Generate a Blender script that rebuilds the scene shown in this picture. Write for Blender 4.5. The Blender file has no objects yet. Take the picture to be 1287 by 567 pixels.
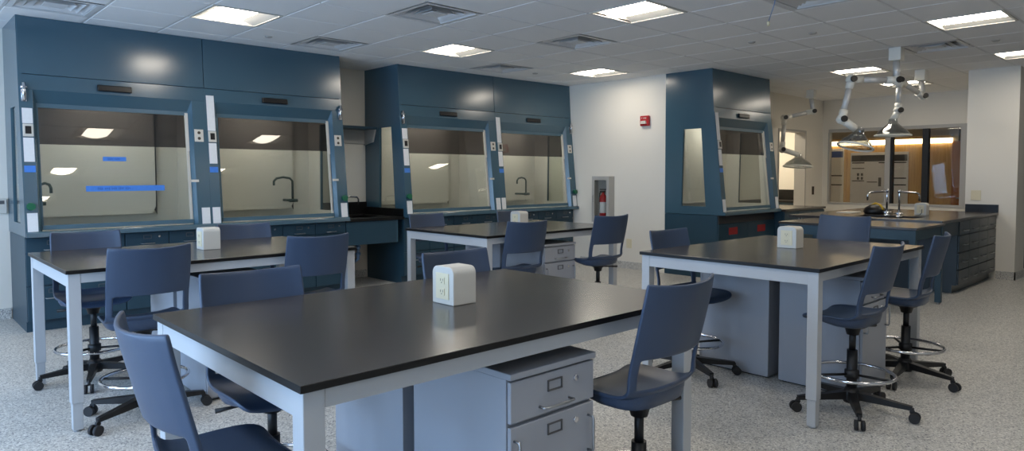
import bpy, bmesh, math, random
from mathutils import Vector, Matrix
random.seed(7)
PI = math.pi
scene = bpy.context.scene
COL = scene.collection

# ------------------------------------------------------------------ camera
F_PX, YAW, PITCH, ROLL, CAM_H, CY_PX = 860.87, 0.8184, 0.0455, 0.0011, 1.45, 258.55
fwd = Vector((math.cos(YAW)*math.cos(PITCH), math.sin(YAW)*math.cos(PITCH), -math.sin(PITCH)))
right = fwd.cross(Vector((0, 0, 1))).normalized()
down = fwd.cross(right).normalized()
r2 = math.cos(ROLL)*right + math.sin(ROLL)*down
d2 = -math.sin(ROLL)*right + math.cos(ROLL)*down
cam_data = bpy.data.cameras.new('camera')
cam = bpy.data.objects.new('camera', cam_data); COL.objects.link(cam)
rot = Matrix((r2, -d2, -fwd)).transposed()
cam.matrix_world = Matrix.Translation((0, 0, CAM_H)) @ rot.to_4x4()
cam_data.sensor_fit = 'HORIZONTAL'; cam_data.sensor_width = 36.0
cam_data.lens = F_PX/1287*36.0
cam_data.shift_y = -(283.5-CY_PX)/1287
cam_data.clip_start = 0.02
scene.camera = cam

def ray(px, py):
    return ((px-643.5)/F_PX)*r2 + ((py-CY_PX)/F_PX)*d2 + fwd
def at_depth(px, py, dep): return Vector((0, 0, CAM_H)) + ray(px, py)*dep
def on_x(px, py, X): d = ray(px, py); return Vector((0, 0, CAM_H)) + d*(X/d.x)
def on_y(px, py, Y): d = ray(px, py); return Vector((0, 0, CAM_H)) + d*(Y/d.y)
def on_z(px, py, Z): d = ray(px, py); return Vector((0, 0, CAM_H)) + d*((Z-CAM_H)/d.z)

# ------------------------------------------------------------------ world, exposure
DAYLIGHT = 8.0          # sky seen through the windows of the west wall
CEILING_LAMP = 19.0     # emission of the ceiling troffers
HOOD_LAMP = 26.0
world = bpy.data.worlds.new('sky'); scene.world = world; world.use_nodes = True
bg = world.node_tree.nodes['Background']
bg.inputs[0].default_value = (0.43, 0.65, 1.0, 1); bg.inputs[1].default_value = DAYLIGHT
scene.view_settings.view_transform = 'Standard'
scene.view_settings.look = 'None'
scene.view_settings.gamma = 1.0
scene.view_settings.use_curve_mapping = False
scene.view_settings.exposure = 0.15

# ------------------------------------------------------------------ materials
def s2l(c): return tuple((v/12.92 if v <= .04045 else ((v+.055)/1.055)**2.4) for v in c)
def rgb(r, g, b): return s2l((r/255, g/255, b/255)) + (1,)
M = {}
def mat(name, col, rough=.5, metal=0, spec=.5, emit=0, noise=0, nscale=20, bump=0, coat=0, alpha=None):
    m = bpy.data.materials.new(name); m.use_nodes = True
    nt = m.node_tree; b = nt.nodes['Principled BSDF']
    b.inputs['Base Color'].default_value = col; b.inputs['Roughness'].default_value = rough
    b.inputs['Metallic'].default_value = metal; b.inputs['Specular IOR Level'].default_value = spec
    b.inputs['Coat Weight'].default_value = coat
    if emit:
        b.inputs['Emission Color'].default_value = col; b.inputs['Emission Strength'].default_value = emit
    if noise or bump:
        tc = nt.nodes.new('ShaderNodeTexCoord'); n = nt.nodes.new('ShaderNodeTexNoise')
        n.inputs['Scale'].default_value = nscale; n.inputs['Detail'].default_value = 4
        nt.links.new(tc.outputs['Object'], n.inputs['Vector'])
        if noise:
            mr = nt.nodes.new('ShaderNodeMapRange'); mr.inputs['To Min'].default_value = 1-noise; mr.inputs['To Max'].default_value = 1+noise
            nt.links.new(n.outputs['Fac'], mr.inputs['Value'])
            mx = nt.nodes.new('ShaderNodeMix'); mx.data_type = 'RGBA'; mx.blend_type = 'MULTIPLY'; mx.inputs['Factor'].default_value = 1
            mx.inputs['A'].default_value = col; nt.links.new(mr.outputs['Result'], mx.inputs['B'])
            nt.links.new(mx.outputs['Result'], b.inputs['Base Color'])
        if bump:
            bp = nt.nodes.new('ShaderNodeBump'); bp.inputs['Strength'].default_value = bump; bp.inputs['Distance'].default_value = .002
            nt.links.new(n.outputs['Fac'], bp.inputs['Height']); nt.links.new(bp.outputs['Normal'], b.inputs['Normal'])
    M[name] = m
    return m
mat('wall_paint', rgb(232, 227, 216), .7, noise=.015, nscale=3)
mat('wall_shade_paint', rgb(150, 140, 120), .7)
mat('tile', rgb(236, 236, 236), .9, noise=.03, nscale=90, bump=.25)
mat('grid_metal', rgb(214, 214, 214), .5)
mat('plenum', rgb(90, 90, 90), .9)
mat('hood_blue', rgb(60, 91, 107), .22, spec=.8, noise=.02, nscale=4)
mat('hood_blue_edge', rgb(72, 102, 118), .4)
mat('cab_blue', rgb(36, 66, 82), .38, noise=.02, nscale=5)
mat('liner', rgb(200, 196, 186), .55)
mat('baffle', rgb(196, 192, 182), .5)
mat('slot_dark', rgb(52, 52, 54), .6)
mat('surface_grey', rgb(140, 142, 140), .35)
mat('epoxy_black', rgb(58, 54, 51), .21, spec=.6, noise=.25, nscale=6, bump=.03)
mat('epoxy_dark', rgb(13, 13, 14), .4, spec=.35)  # black epoxy parts, and the painted shade on table slab sides
mat('table_metal', rgb(182, 185, 188), .4)
mat('ped_metal', rgb(160, 164, 172), .35)
mat('chair_blue', rgb(54, 70, 94), .4, noise=.03, nscale=8, bump=.04)
mat('black_plastic', rgb(16, 16, 18), .45)
mat('rubber', rgb(34, 34, 36), .6)
mat('chrome', rgb(215, 215, 218), .12, metal=1)
mat('steel', rgb(170, 172, 175), .3, metal=1)
mat('dark_steel', rgb(104, 104, 106), .5, metal=.6)
mat('white_plastic', rgb(208, 205, 196), .4)
mat('cream_plastic', rgb(225, 214, 182), .45)
mat('cab_dark', rgb(38, 52, 60), .3)
mat('bronze', rgb(58, 48, 40), .5)
mat('paper', rgb(226, 228, 230), .8, noise=.06, nscale=45)
mat('black_gloss', rgb(14, 13, 14), .35)
mat('tape_blue', rgb(66, 128, 214), .7, noise=.15, nscale=35)
mat('ink_blue', rgb(34, 78, 160), .8)
mat('green_knob', rgb(12, 96, 66), .4)
mat('valve_green', rgb(20, 52, 46), .4)
mat('red_paint', rgb(176, 28, 34), .4)
mat('red_sign', rgb(150, 30, 34), .5)
mat('arm_white', rgb(226, 224, 214), .4)
mat('arm_alu', rgb(206, 206, 204), .4, metal=.3)
mat('frame_grey', rgb(176, 174, 170), .5)
mat('mullion_black', rgb(18, 17, 16), .5)
mat('yellow', rgb(196, 160, 40), .5)
mat('cove_light', (1.0, .78, .48, 1), emit=5.5)
mat('door_dark', rgb(22, 20, 20), .5)
mat('lamp_reflector', rgb(190, 190, 186), .6)
mat('cloth_white', rgb(220, 216, 206), .9)
mat('sky_blue_pvc', rgb(120, 160, 210), .4)

def lens_mat():
    m = bpy.data.materials.new('lamp_lens'); m.use_nodes = True; nt = m.node_tree
    nt.nodes.remove(nt.nodes['Principled BSDF']); e = nt.nodes.new('ShaderNodeEmission')
    e.inputs[0].default_value = (1.0, .90, .76, 1); e.inputs[1].default_value = CEILING_LAMP
    nt.links.new(e.outputs[0], nt.nodes['Material Output'].inputs[0]); M['lamp_lens'] = m
    m2 = m.copy(); m2.name = 'hood_lamp'; M['hood_lamp'] = m2
    e2 = [n for n in m2.node_tree.nodes if n.type == 'EMISSION'][0]
    e2.inputs[0].default_value = (1, .94, .84, 1); e2.inputs[1].default_value = HOOD_LAMP
lens_mat()

def glass(name, tint, ior=1.5, rough=0.0, boost=1.0):
    m = bpy.data.materials.new(name); m.use_nodes = True; nt = m.node_tree
    nt.nodes.remove(nt.nodes['Principled BSDF'])
    t = nt.nodes.new('ShaderNodeBsdfTransparent'); t.inputs[0].default_value = tint
    g = nt.nodes.new('ShaderNodeBsdfGlossy'); g.inputs['Roughness'].default_value = rough
    lw = nt.nodes.new('ShaderNodeLayerWeight'); lw.inputs['Blend'].default_value = .5
    pw = nt.nodes.new('ShaderNodeMath'); pw.operation = 'POWER'; pw.inputs[1].default_value = 5.0
    nt.links.new(lw.outputs['Facing'], pw.inputs[0])
    mu = nt.nodes.new('ShaderNodeMath'); mu.operation = 'MULTIPLY_ADD'; mu.use_clamp = True
    mu.inputs[1].default_value = .95*min(boost, 1); mu.inputs[2].default_value = .045*boost
    nt.links.new(pw.outputs[0], mu.inputs[0])
    x = nt.nodes.new('ShaderNodeMixShader')
    nt.links.new(mu.outputs[0], x.inputs[0]); nt.links.new(t.outputs[0], x.inputs[1]); nt.links.new(g.outputs[0], x.inputs[2])
    nt.links.new(x.outputs[0], nt.nodes['Material Output'].inputs[0]); M[name] = m
glass('sash_glass', (.90, .92, .90, 1), 1.5, 0, 1.3)
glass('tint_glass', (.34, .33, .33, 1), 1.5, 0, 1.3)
glass('clear_glass', (.93, .94, .93, 1), 1.5, 0, 1.0)
glass('clear_plastic', (.72, .74, .74, 1), 1.6, .08, 5.0)

def terrazzo():
    m = bpy.data.materials.new('terrazzo'); m.use_nodes = True; nt = m.node_tree; b = nt.nodes['Principled BSDF']
    tc = nt.nodes.new('ShaderNodeTexCoord')
    v = nt.nodes.new('ShaderNodeTexVoronoi'); v.inputs['Scale'].default_value = 130
    v2 = nt.nodes.new('ShaderNodeTexVoronoi'); v2.inputs['Scale'].default_value = 260
    cr = nt.nodes.new('ShaderNodeValToRGB'); cr.color_ramp.interpolation = 'CONSTANT'
    els = cr.color_ramp.elements
    els[0].position = 0; els[0].color = rgb(196, 194, 188)
    els[1].position = .40; els[1].color = rgb(214, 212, 207)
    for p, c in ((.62, (176, 176, 173)), (.78, (230, 228, 222)), (.86, (150, 150, 148)), (.93, (120, 121, 124))):
        e = els.new(p); e.color = rgb(*c)
    cr2 = nt.nodes.new('ShaderNodeValToRGB'); cr2.color_ramp.interpolation = 'CONSTANT'
    cr2.color_ramp.elements[0].color = (1, 1, 1, 1); cr2.color_ramp.elements[1].position = .8; cr2.color_ramp.elements[1].color = (.82, .82, .82, 1)
    sp = nt.nodes.new('ShaderNodeSeparateColor'); sp2 = nt.nodes.new('ShaderNodeSeparateColor')
    mx = nt.nodes.new('ShaderNodeMix'); mx.data_type = 'RGBA'; mx.blend_type = 'MULTIPLY'; mx.inputs['Factor'].default_value = 1
    nt.links.new(tc.outputs['Object'], v.inputs['Vector']); nt.links.new(tc.outputs['Object'], v2.inputs['Vector'])
    nt.links.new(v.outputs['Color'], sp.inputs[0]); nt.links.new(sp.outputs[0], cr.inputs[0])
    nt.links.new(v2.outputs['Color'], sp2.inputs[0]); nt.links.new(sp2.outputs[0], cr2.inputs[0])
    nt.links.new(cr.outputs[0], mx.inputs['A']); nt.links.new(cr2.outputs[0], mx.inputs['B'])
    nt.links.new(mx.outputs['Result'], b.inputs['Base Color']); b.inputs['Roughness'].default_value = .38
    M['terrazzo'] = m
terrazzo()
def wood(name, c1, c2):
    m = bpy.data.materials.new(name); m.use_nodes = True; nt = m.node_tree; b = nt.nodes['Principled BSDF']
    tc = nt.nodes.new('ShaderNodeTexCoord'); mp = nt.nodes.new('ShaderNodeMapping'); mp.inputs['Scale'].default_value = (9, 9, .5)
    n = nt.nodes.new('ShaderNodeTexNoise'); n.inputs['Scale'].default_value = 4; n.inputs['Detail'].default_value = 6
    cr = nt.nodes.new('ShaderNodeValToRGB'); cr.color_ramp.elements[0].position = .3; cr.color_ramp.elements[0].color = c1
    cr.color_ramp.elements[1].position = .7; cr.color_ramp.elements[1].color = c2
    nt.links.new(tc.outputs['Object'], mp.inputs[0]); nt.links.new(mp.outputs[0], n.inputs['Vector'])
    nt.links.new(n.outputs['Fac'], cr.inputs[0]); nt.links.new(cr.outputs[0], b.inputs['Base Color']); b.inputs['Roughness'].default_value = .45
    M[name] = m
wood('maple', rgb(190, 150, 92), rgb(214, 176, 116))
wood('oak_door', rgb(158, 96, 40), rgb(180, 116, 54))

# ------------------------------------------------------------------ mesh helpers
class MB:
    def __init__(s, xf=None): s.v = []; s.f = []; s.sm = []; s.xf = xf
    def add(s, vs, fs, smooth=False):
        o = len(s.v); s.v += [tuple(s.xf(Vector(p)) if s.xf else p) for p in vs]
        s.f += [tuple(o+i for i in f) for f in fs]; s.sm += [smooth]*len(fs); return s
    def box(s, x0, x1, y0, y1, z0, z1):
        return s.add([(x0, y0, z0), (x1, y0, z0), (x1, y1, z0), (x0, y1, z0), (x0, y0, z1), (x1, y0, z1), (x1, y1, z1), (x0, y1, z1)],
                     [(0, 3, 2, 1), (4, 5, 6, 7), (0, 1, 5, 4), (1, 2, 6, 5), (2, 3, 7, 6), (3, 0, 4, 7)])
    def frustum(s, a, b, wa, wb):      # square bar from a to b with half widths
        a, b = Vector(a), Vector(b); t = (b-a).normalized()
        u = t.cross(Vector((0, 0, 1)));  u = u.normalized() if u.length > 1e-4 else Vector((1, 0, 0)); w = u.cross(t).normalized()
        vs = [a+u*i*wa[0]+w*j*wa[1] for i, j in ((-1, -1), (1, -1), (1, 1), (-1, 1))] + [b+u*i*wb[0]+w*j*wb[1] for i, j in ((-1, -1), (1, -1), (1, 1), (-1, 1))]
        return s.add([tuple(p) for p in vs], [(3, 2, 1, 0), (4, 5, 6, 7), (0, 1, 5, 4), (1, 2, 6, 5), (2, 3, 7, 6), (3, 0, 4, 7)])
    def tube(s, pts, r, n=10, closed=False, caps=True):
        P = [Vector(p) for p in pts]; k = len(P); rs = r if isinstance(r, (list, tuple)) else [r]*k
        vs = []; fs = []; prev = None
        for i in range(k):
            if closed: t = (P[(i+1) % k]-P[i-1]).normalized()
            else: t = (P[min(i+1, k-1)]-P[max(i-1, 0)]).normalized()
            if prev is None:
                u = t.cross(Vector((0, 0, 1)))
                if u.length < 1e-3: u = t.cross(Vector((1, 0, 0)))
            else: u = prev - t*prev.dot(t)
            u.normalize(); prev = u; w = t.cross(u)
            vs += [tuple(P[i]+(u*math.cos(2*PI*j/n)+w*math.sin(2*PI*j/n))*rs[i]) for j in range(n)]
        for i in range(k if closed else k-1):
            for j in range(n):
                fs.append((i*n+j, i*n+(j+1) % n, ((i+1) % k)*n+(j+1) % n, ((i+1) % k)*n+j))
        s.add(vs, fs, True)
        if caps and not closed:
            o = len(s.v)-k*n
            s.f += [tuple(o+j for j in range(n-1, -1, -1)), tuple(o+(k-1)*n+j for j in range(n))]; s.sm += [False, False]
        return s
    def cyl(s, c, r, h, n=16, axis='z'):
        d = {'z': (0, 0, h), 'x': (h, 0, 0), 'y': (0, h, 0)}[axis]; c = Vector(c)
        return s.tube([c, c+Vector(d)], r, n)
    def lathe(s, c, prof, n=24, smooth=True):
        vs = []; fs = []
        for (r, z) in prof: vs += [(c[0]+r*math.cos(2*PI*j/n), c[1]+r*math.sin(2*PI*j/n), c[2]+z) for j in range(n)]
        for i in range(len(prof)-1):
            for j in range(n): fs.append((i*n+j, i*n+(j+1) % n, (i+1)*n+(j+1) % n, (i+1)*n+j))
        return s.add(vs, fs, smooth)
    def prism(s, poly, axis, a, b):     # poly: 2D points; extruded along axis from a to b
        k = len(poly)
        if axis == 'x': q = lambda p, t: (t, p[0], p[1])
        elif axis == 'y': q = lambda p, t: (p[0], t, p[1])
        else: q = lambda p, t: (p[0], p[1], t)
        vs = [q(p, a) for p in poly]+[q(p, b) for p in poly]
        fs = [tuple(range(k-1, -1, -1)), tuple(range(k, 2*k))]+[(i, (i+1) % k, k+(i+1) % k, k+i) for i in range(k)]
        return s.add(vs, fs)
    def mesh(s, name, m):
        me = bpy.data.meshes.new(name); me.from_pydata(s.v, [], s.f)
        me.polygons.foreach_set('use_smooth', s.sm); me.materials.append(M[m])
        bm = bmesh.new(); bm.from_mesh(me); bmesh.ops.recalc_face_normals(bm, faces=bm.faces); bm.to_mesh(me); bm.free()
        return me
    def build(s, name, m, parent=None, bevel=0):
        me = s.mesh(name, m)
        if bevel:
            bm = bmesh.new(); bm.from_mesh(me)
            bmesh.ops.bevel(bm, geom=[e for e in bm.edges if len(e.link_faces) == 2 and e.calc_face_angle(0) > .6], offset=bevel, segments=2, affect='EDGES', profile=.5)
            bm.to_mesh(me); bm.free()
        return link(name, me, parent)
def link(name, me, parent=None):
    o = bpy.data.objects.new(name, me); COL.objects.link(o); o.parent = parent; return o
def thing(name, label, cat, loc=(0, 0, 0), rz=0, group=None):
    o = bpy.data.objects.new(name, None); COL.objects.link(o); o.empty_display_size = .1
    o.location = loc; o.rotation_euler = (0, 0, rz); o['label'] = label; o['category'] = cat
    if group: o['group'] = group
    return o
def tag(o, label, cat, group=None):
    o['label'] = label; o['category'] = cat
    if group: o['group'] = group
    return o
KIDS = {}
def copy_tree(o, parent=None):
    c = o.copy(); COL.objects.link(c); c.parent = parent
    for ch in [x for x in ALLKIDS(o)]: copy_tree(ch, c)
    return c
def ALLKIDS(o): return [x for x in COL.objects if x.parent == o]
def dup(root, loc, rz, label):
    c = copy_tree(root); c.location = loc; c.rotation_euler = (0, 0, rz); c['label'] = label; return c
def struct(o): o['kind'] = 'structure'; return o

# ------------------------------------------------------------------ room shell
C = 2.905
YW, X1, YI, X2 = 8.48, 8.473, 5.78, 13.92
XL, YS, XE = -2.4, -3.2, 16.2
struct(MB().box(XL-.2, 19, YS-.2, 9.2, -.12, 0).build('floor', 'terrazzo'))
struct(MB().box(XL, X1+.12, YW, YW+.12, 0, C+.4).build('wall_north', 'wall_paint'))
struct(MB().box(X1, X1+.12, YI, YW, 0, C+.4).build('wall_northeast', 'wall_paint'))
# wall behind the third hood, with an open doorway
DX0, DX1, DZ = 12.0, 13.14, 2.28
w = MB(); w.box(X1+.12, DX0, YI, YI+.19, 0, C+.4); w.box(DX1, X2, YI, YI+.19, 0, C+.4); w.box(DX0, DX1, YI, YI+.19, DZ, C+.4)
struct(w.build('wall_inner', 'wall_paint'))
f = MB(); f.box(DX1-.035, DX1+.002, YI-.012, YI+.20, 0, DZ); f.box(DX0-.002, DX0+.035, YI-.012, YI+.20, 0, DZ); f.box(DX0+.035, DX1-.035, YI-.012, YI+.20, DZ-.035, DZ+.002)
struct(f.build('trim_1', 'frame_grey'))
# side room behind the doorway
s = MB(); s.box(10.6, X2, 8.2, 8.3, 0, 2.9); s.box(10.5, 10.6, YI+.19, 8.3, 0, 2.9); s.box(X2, X2+.13, YI+.20, 8.3, 0, 2.9)
s.box(10.5, X2+.13, YI+.20, 8.3, 2.9, 3.0)
struct(s.build('wall_side_room', 'wall_paint'))
t = thing('counter_unit', 'black counter with upstand seen through the open doorway', 'counter', (X2, 6.10, 0))
MB().box(-.6, -.002, 0, 1.9, 0, .885).build('body', 'cab_blue', t); MB().box(-.62, -.002, -.02, 1.9, .886, .92).build('worktop', 'epoxy_dark', t); MB().box(-.03, -.002, 0, 1.9, .921, 1.13).build('upstand', 'epoxy_dark', t)
# east wall with the interior window
WY0, WY1, WZ0, WZ1 = 3.34, 5.66, .86, 2.30
w = MB(); w.box(X2, X2+.14, 2.4, WY0, 0, C+.4); w.box(X2, X2+.14, WY1, YI+.19, 0, C+.4); w.box(X2, X2+.14, WY0, WY1, 0, WZ0); w.box(X2, X2+.14, WY0, WY1, WZ1, C+.4)
struct(w.build('wall_east', 'wall_paint'))
# column and the wall running on from it
XC, YC0, YC1 = 11.34, 2.10, 2.70
w = MB(); w.box(XC, XC+.5, YC0, YC1, 0, C+.4); struct(w.build('wall_column', 'wall_paint'))
w = MB(); w.box(XC+.5, XE, YC0, YC0+.3, 2.12, C+.4); w.box(12.85, XE, YC0, YC0+.3, 0, 2.12); w.box(XC+.5, XC+.56, YC0, YC0+.3, 0, 2.12)
struct(w.build('wall_right', 'wall_paint'))
d = struct(MB().box(XC+.57, 12.84, YC0+.08, YC0+.13, .01, 2.11).build('door_1', 'door_dark'))
MB().tube([(12.76, YC0+.08, 1.02), (12.76, YC0+.02, 1.02), (12.66, YC0+.02, 1.02)], .011).build('door_handle', 'steel', d)
# walls behind the viewpoint
struct(MB().box(XL-.2, XE+.2, YS-.2, YS, 0, C+.4).build('wall_south', 'wall_paint'))
struct(MB().box(XE, XE+.2, YS, YC0+.3, 0, C+.4).build('wall_far_right', 'wall_paint'))
WIN = [(.4, 2.2), (2.6, 4.6), (5.1, 7.1)]
w = MB(); w.box(XL-.2, XL, YS, YW, 0, .25); w.box(XL-.2, XL, YS, YW, 2.55, C+.4)
ys = [YS]+[t for a in WIN for t in a]+[YW]
for i in range(0, len(ys), 2): w.box(XL-.2, XL, ys[i], ys[i+1], .25, 2.55)
struct(w.build('wall_west', 'wall_paint'))
for i, (a, b) in enumerate(WIN):
    fr = MB()
    for (y0, y1, z0, z1) in ((a, b, .25, .30), (a, b, 2.50, 2.55), (a, a+.05, .3, 2.5), (b-.05, b, .3, 2.5), ((a+b)/2-.025, (a+b)/2+.025, .3, 2.5)):
        fr.box(XL-.14, XL-.06, y0, y1, z0, z1)
    wo = struct(fr.build('window_%d' % (i+2), 'frame_grey'))
    for (y0, y1) in ((a+.05, (a+b)/2-.025), ((a+b)/2+.025, b-.05)):
        MB().add([(XL-.1, y0, .3), (XL-.1, y1, .3), (XL-.1, y1, 2.5), (XL-.1, y0, 2.5)], [(0, 1, 2, 3)]).build('pane', 'clear_glass', wo)
    pl = bpy.data.lights.new('window_portal', 'AREA'); pl.shape = 'RECTANGLE'; pl.size = 2.3; pl.size_y = b-a
    pl.cycles.is_portal = True
    po = bpy.data.objects.new('window_portal', pl); COL.objects.link(po); po.location = (XL-.17, (a+b)/2, 1.4); po.rotation_euler = (0, -PI/2, 0)
# terrazzo bases
def base(name, x0, x1, y0, y1): struct(MB().box(x0, x1, y0, y1, 0, .11).build(name, 'terrazzo'))
base('baseboard_north', XL, 1.0, YW-.015, YW); base('baseboard_north_sink', 4.27, 5.1, YW-.015, YW)
base('baseboard_northeast', X1-.015, X1, YI+.1, 7.4)
base('baseboard_column', XC-.015, XC, YC0-.015, 2.31); base('baseboard_column_side', XC-.015, XC+.57, YC0-.015, YC0)
base('baseboard_inner', 11.65, DX0, YI-.015, YI); base('baseboard_doorway', DX1, X2, YI-.015, YI)

# ceiling: slab above, exposed grid, one object for each lay-in tile
GX0, GY0, GP, GQ = 1.53-.648*7, 2.15-.652*9, .648, .652
NX, NY = 29, 20
def cell(x, y): return int(math.floor((x-GX0)/GP)), int(math.floor((y-GY0)/GQ))
ceil = struct(MB().box(XL-.2, XE+.2, YS-.2, 8.6, C+.35, C+.45).build('ceiling', 'plenum'))
g = MB()
for i in range(NX+1):
    x = GX0+i*GP
    if XL < x < XE: g.box(x-.012, x+.012, YS, YW if x < X1 else YI, C+.004, C+.03)
for j in range(NY+1):
    y = GY0+j*GQ
    if YS < y < YW: g.box(XL, XE if y < YC0 else (X2 if y < YI else X1), y-.012, y+.012, C+.005, C+.03)
g.build('ceiling_grid', 'grid_metal', ceil)
LIGHTS = {}; VENTS = {}
for k, (x, y) in {'l1': (2.5, 6.4), 'l2': (5.1, 6.4), 'l3': (5.1, 3.8), 'l4': (7.7, 6.4), 'l5': (7.7, 1.9), 'l6': (10.2, 3.8), 'l7': (10.2, 1.9), 'l8': (12.2, 3.8),
                  'h1': (2.5, 3.8), 'h2': (2.5, 1.2), 'h3': (5.1, 1.2), 'h5': (2.5, -1.4), 'h9': (-.1, 6.4), 'h10': (-.1, 3.8), 'h11': (-.1, 1.2)}.items(): LIGHTS[cell(x, y)] = k
for k, (x, y) in {'v1': (1.2, 7.0), 'v2': (3.8, 7.05), 'v3': (3.8, 5.1), 'v4': (6.4, 7.0), 'v5': (5.7, 5.1), 'v6': (5.7, 2.5), 'v7': (9.0, 2.5)}.items(): VENTS[cell(x, y)] = k
def visible(x, y):
    v = Vector((x, y, C-CAM_H)); dz = v.dot(fwd)
    if dz < .3: return False
    px = 643.5+F_PX*v.dot(r2)/dz; py = CY_PX+F_PX*v.dot(d2)/dz
    return -90 < px < 1380 and py > -60
tw, th = GP-.03, GQ-.03
tile_me = MB().add([(-tw/2, -th/2, .0), (tw/2, -th/2, .0), (tw/2, th/2, .0), (-tw/2, th/2, .0), (-tw/2-.009, -th/2-.009, .009), (tw/2+.009, -th/2-.009, .009), (tw/2+.009, th/2+.009, .009), (-tw/2-.009, th/2+.009, .009)],
                   [(3, 2, 1, 0), (0, 1, 5, 4), (1, 2, 6, 5), (2, 3, 7, 6), (3, 0, 4, 7), (4, 5, 6, 7)]).mesh('ceiling_tile', 'tile')
rest = MB(); ntile = 0
def inside(x, y):
    if not (XL-.3 < x < XE+.3 and YS-.3 < y < YW+.3): return False
    if y > YI+.1 and x > X1+.3: return False
    if y > YC0+.2 and x > X2+.3: return False
    return True
for i in range(NX):
    for j in range(NY):
        if (i, j) in LIGHTS or (i, j) in VENTS: continue
        x, y = GX0+(i+.5)*GP, GY0+(j+.5)*GQ
        if not inside(x, y): continue
        if visible(x, y) and ntile < 290:
            o = link('ceiling_tile', tile_me, ceil); o.location = (x, y, C); ntile += 1
        else: rest.box(x-tw/2, x+tw/2, y-th/2, y+th/2, C, C+.012)
o = rest.build('ceiling_tiles_beyond', 'tile', ceil); o['kind'] = 'stuff'

# ------------------------------------------------------------------ ceiling lights and air diffusers
LAB_L = {'l1': 'square recessed ceiling light above the large leftmost fume hood pair', 'l2': 'square recessed ceiling light in front of the middle blue hood pair',
         'l3': 'large bright recessed ceiling light at the top edge, above the middle of the lab', 'l4': 'recessed ceiling light nearest the white wall with the red fire alarm',
         'l5': 'large recessed ceiling light at upper right, nearest of the right-hand lights', 'l6': 'recessed ceiling light just behind the fume extraction arm joint',
         'l7': 'recessed ceiling light cut by the right edge, next to the column top', 'l8': 'farthest recessed ceiling light, seen between the two extraction arms'}
lp = thing('ceiling_light', '', 'ceiling light')
hx, hy = GP/2-.012, GQ/2-.012
fr = MB()
for (a, b, c2, d3) in ((-hx, hx, -hy, -hy+.022), (-hx, hx, hy-.022, hy), (-hx, -hx+.022, -hy+.022, hy-.022), (hx-.022, hx, -hy+.022, hy-.022)): fr.box(a, b, c2, d3, -.004, .016)
fr.build('frame', 'white_plastic', lp)
hs = MB(); e = .022
hs.add([(-hx+e, -hy+e, .0), (-hx+e, hy-e, .0), (-.17, hy-e, .045), (-.17, -hy+e, .045)], [(0, 1, 2, 3)]); hs.add([(hx-e, -hy+e, .0), (hx-e, hy-e, .0), (.17, hy-e, .045), (.17, -hy+e, .045)], [(0, 3, 2, 1)])
for sy in (-1, 1): hs.add([(-hx+e, sy*(hy-e), .001), (hx-e, sy*(hy-e), .001), (.17, sy*(hy-e), .045), (-.17, sy*(hy-e), .045)], [(0, 1, 2, 3)])
hs.build('reflector', 'lamp_reflector', lp)
ln = MB(); N = 8; P = [(-.17+.34*k/N, .042-.042*math.sin(PI*k/N)) for k in range(N+1)]
ln.add([(x, y, z) for (x, z) in P for y in (-hy+e+.004, hy-e-.004)], [(2*k, 2*k+1, 2*k+3, 2*k+2) for k in range(N)], True)
ln.build('lens', 'lamp_lens', lp)
first = True
for (i, j), k in LIGHTS.items():
    loc = (GX0+(i+.5)*GP, GY0+(j+.5)*GQ, C)
    o = lp if first else copy_tree(lp)
    first = False
    o.location = loc; o['group'] = 'recessed ceiling lights'
    o['label'] = LAB_L.get(k, 'recessed square ceiling light outside the frame, above the viewpoint side')
LAB_V = {'v1': 'square ceiling air diffuser at the top left corner above the hood', 'v2': 'square ceiling air diffuser above the right bay of the left hood pair',
         'v3': 'largest square ceiling air diffuser, top centre-left with a hanging hook', 'v4': 'small ceiling air diffuser directly above the middle hood pair',
         'v5': 'square ceiling air diffuser in the middle, right of the second light', 'v6': 'ceiling air diffuser cut by the top edge beside the hanging cord', 'v7': 'ceiling air diffuser behind the extraction arm mount at right'}
vp = thing('air_diffuser', '', 'air vent')
def ring(mb, r0, z0, r1, z1):
    vs = [(sx*r0, sy*r0, z0) for sx, sy in ((-1, -1), (1, -1), (1, 1), (-1, 1))]+[(sx*r1, sy*r1, z1) for sx, sy in ((-1, -1), (1, -1), (1, 1), (-1, 1))]
    mb.add(vs, [(q, (q+1) % 4, 4+(q+1) % 4, 4+q) for q in range(4)])
R0 = GP/2-.012
m_ = MB(); ring(m_, R0, -.002, R0-.045, -.002); ring(m_, R0-.045, -.002, R0-.05, .05); m_.build('frame', 'grid_metal', vp)
m_ = MB().box(-R0+.03, R0-.03, -R0+.03, R0-.03, .075, .08); m_.build('backing', 'slot_dark', vp)
for k, (a, b) in enumerate(((.262, .19), (.20, .13), (.14, .075))):
    m_ = MB(); ring(m_, a, .006-.004*k, b, .055); ring(m_, a-.003, .009-.004*k, b, .058); m_.build('louvre', 'grid_metal', vp)
MB().box(-.085, .085, -.085, .085, .0, .006).build('centre_plate', 'grid_metal', vp)
first = True
for (i, j), k in VENTS.items():
    o = vp if first else copy_tree(vp)
    first = False
    o.location = (GX0+(i+.5)*GP, GY0+(j+.5)*GQ, C); o['label'] = LAB_V[k]; o['group'] = 'square ceiling air diffusers'
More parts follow.
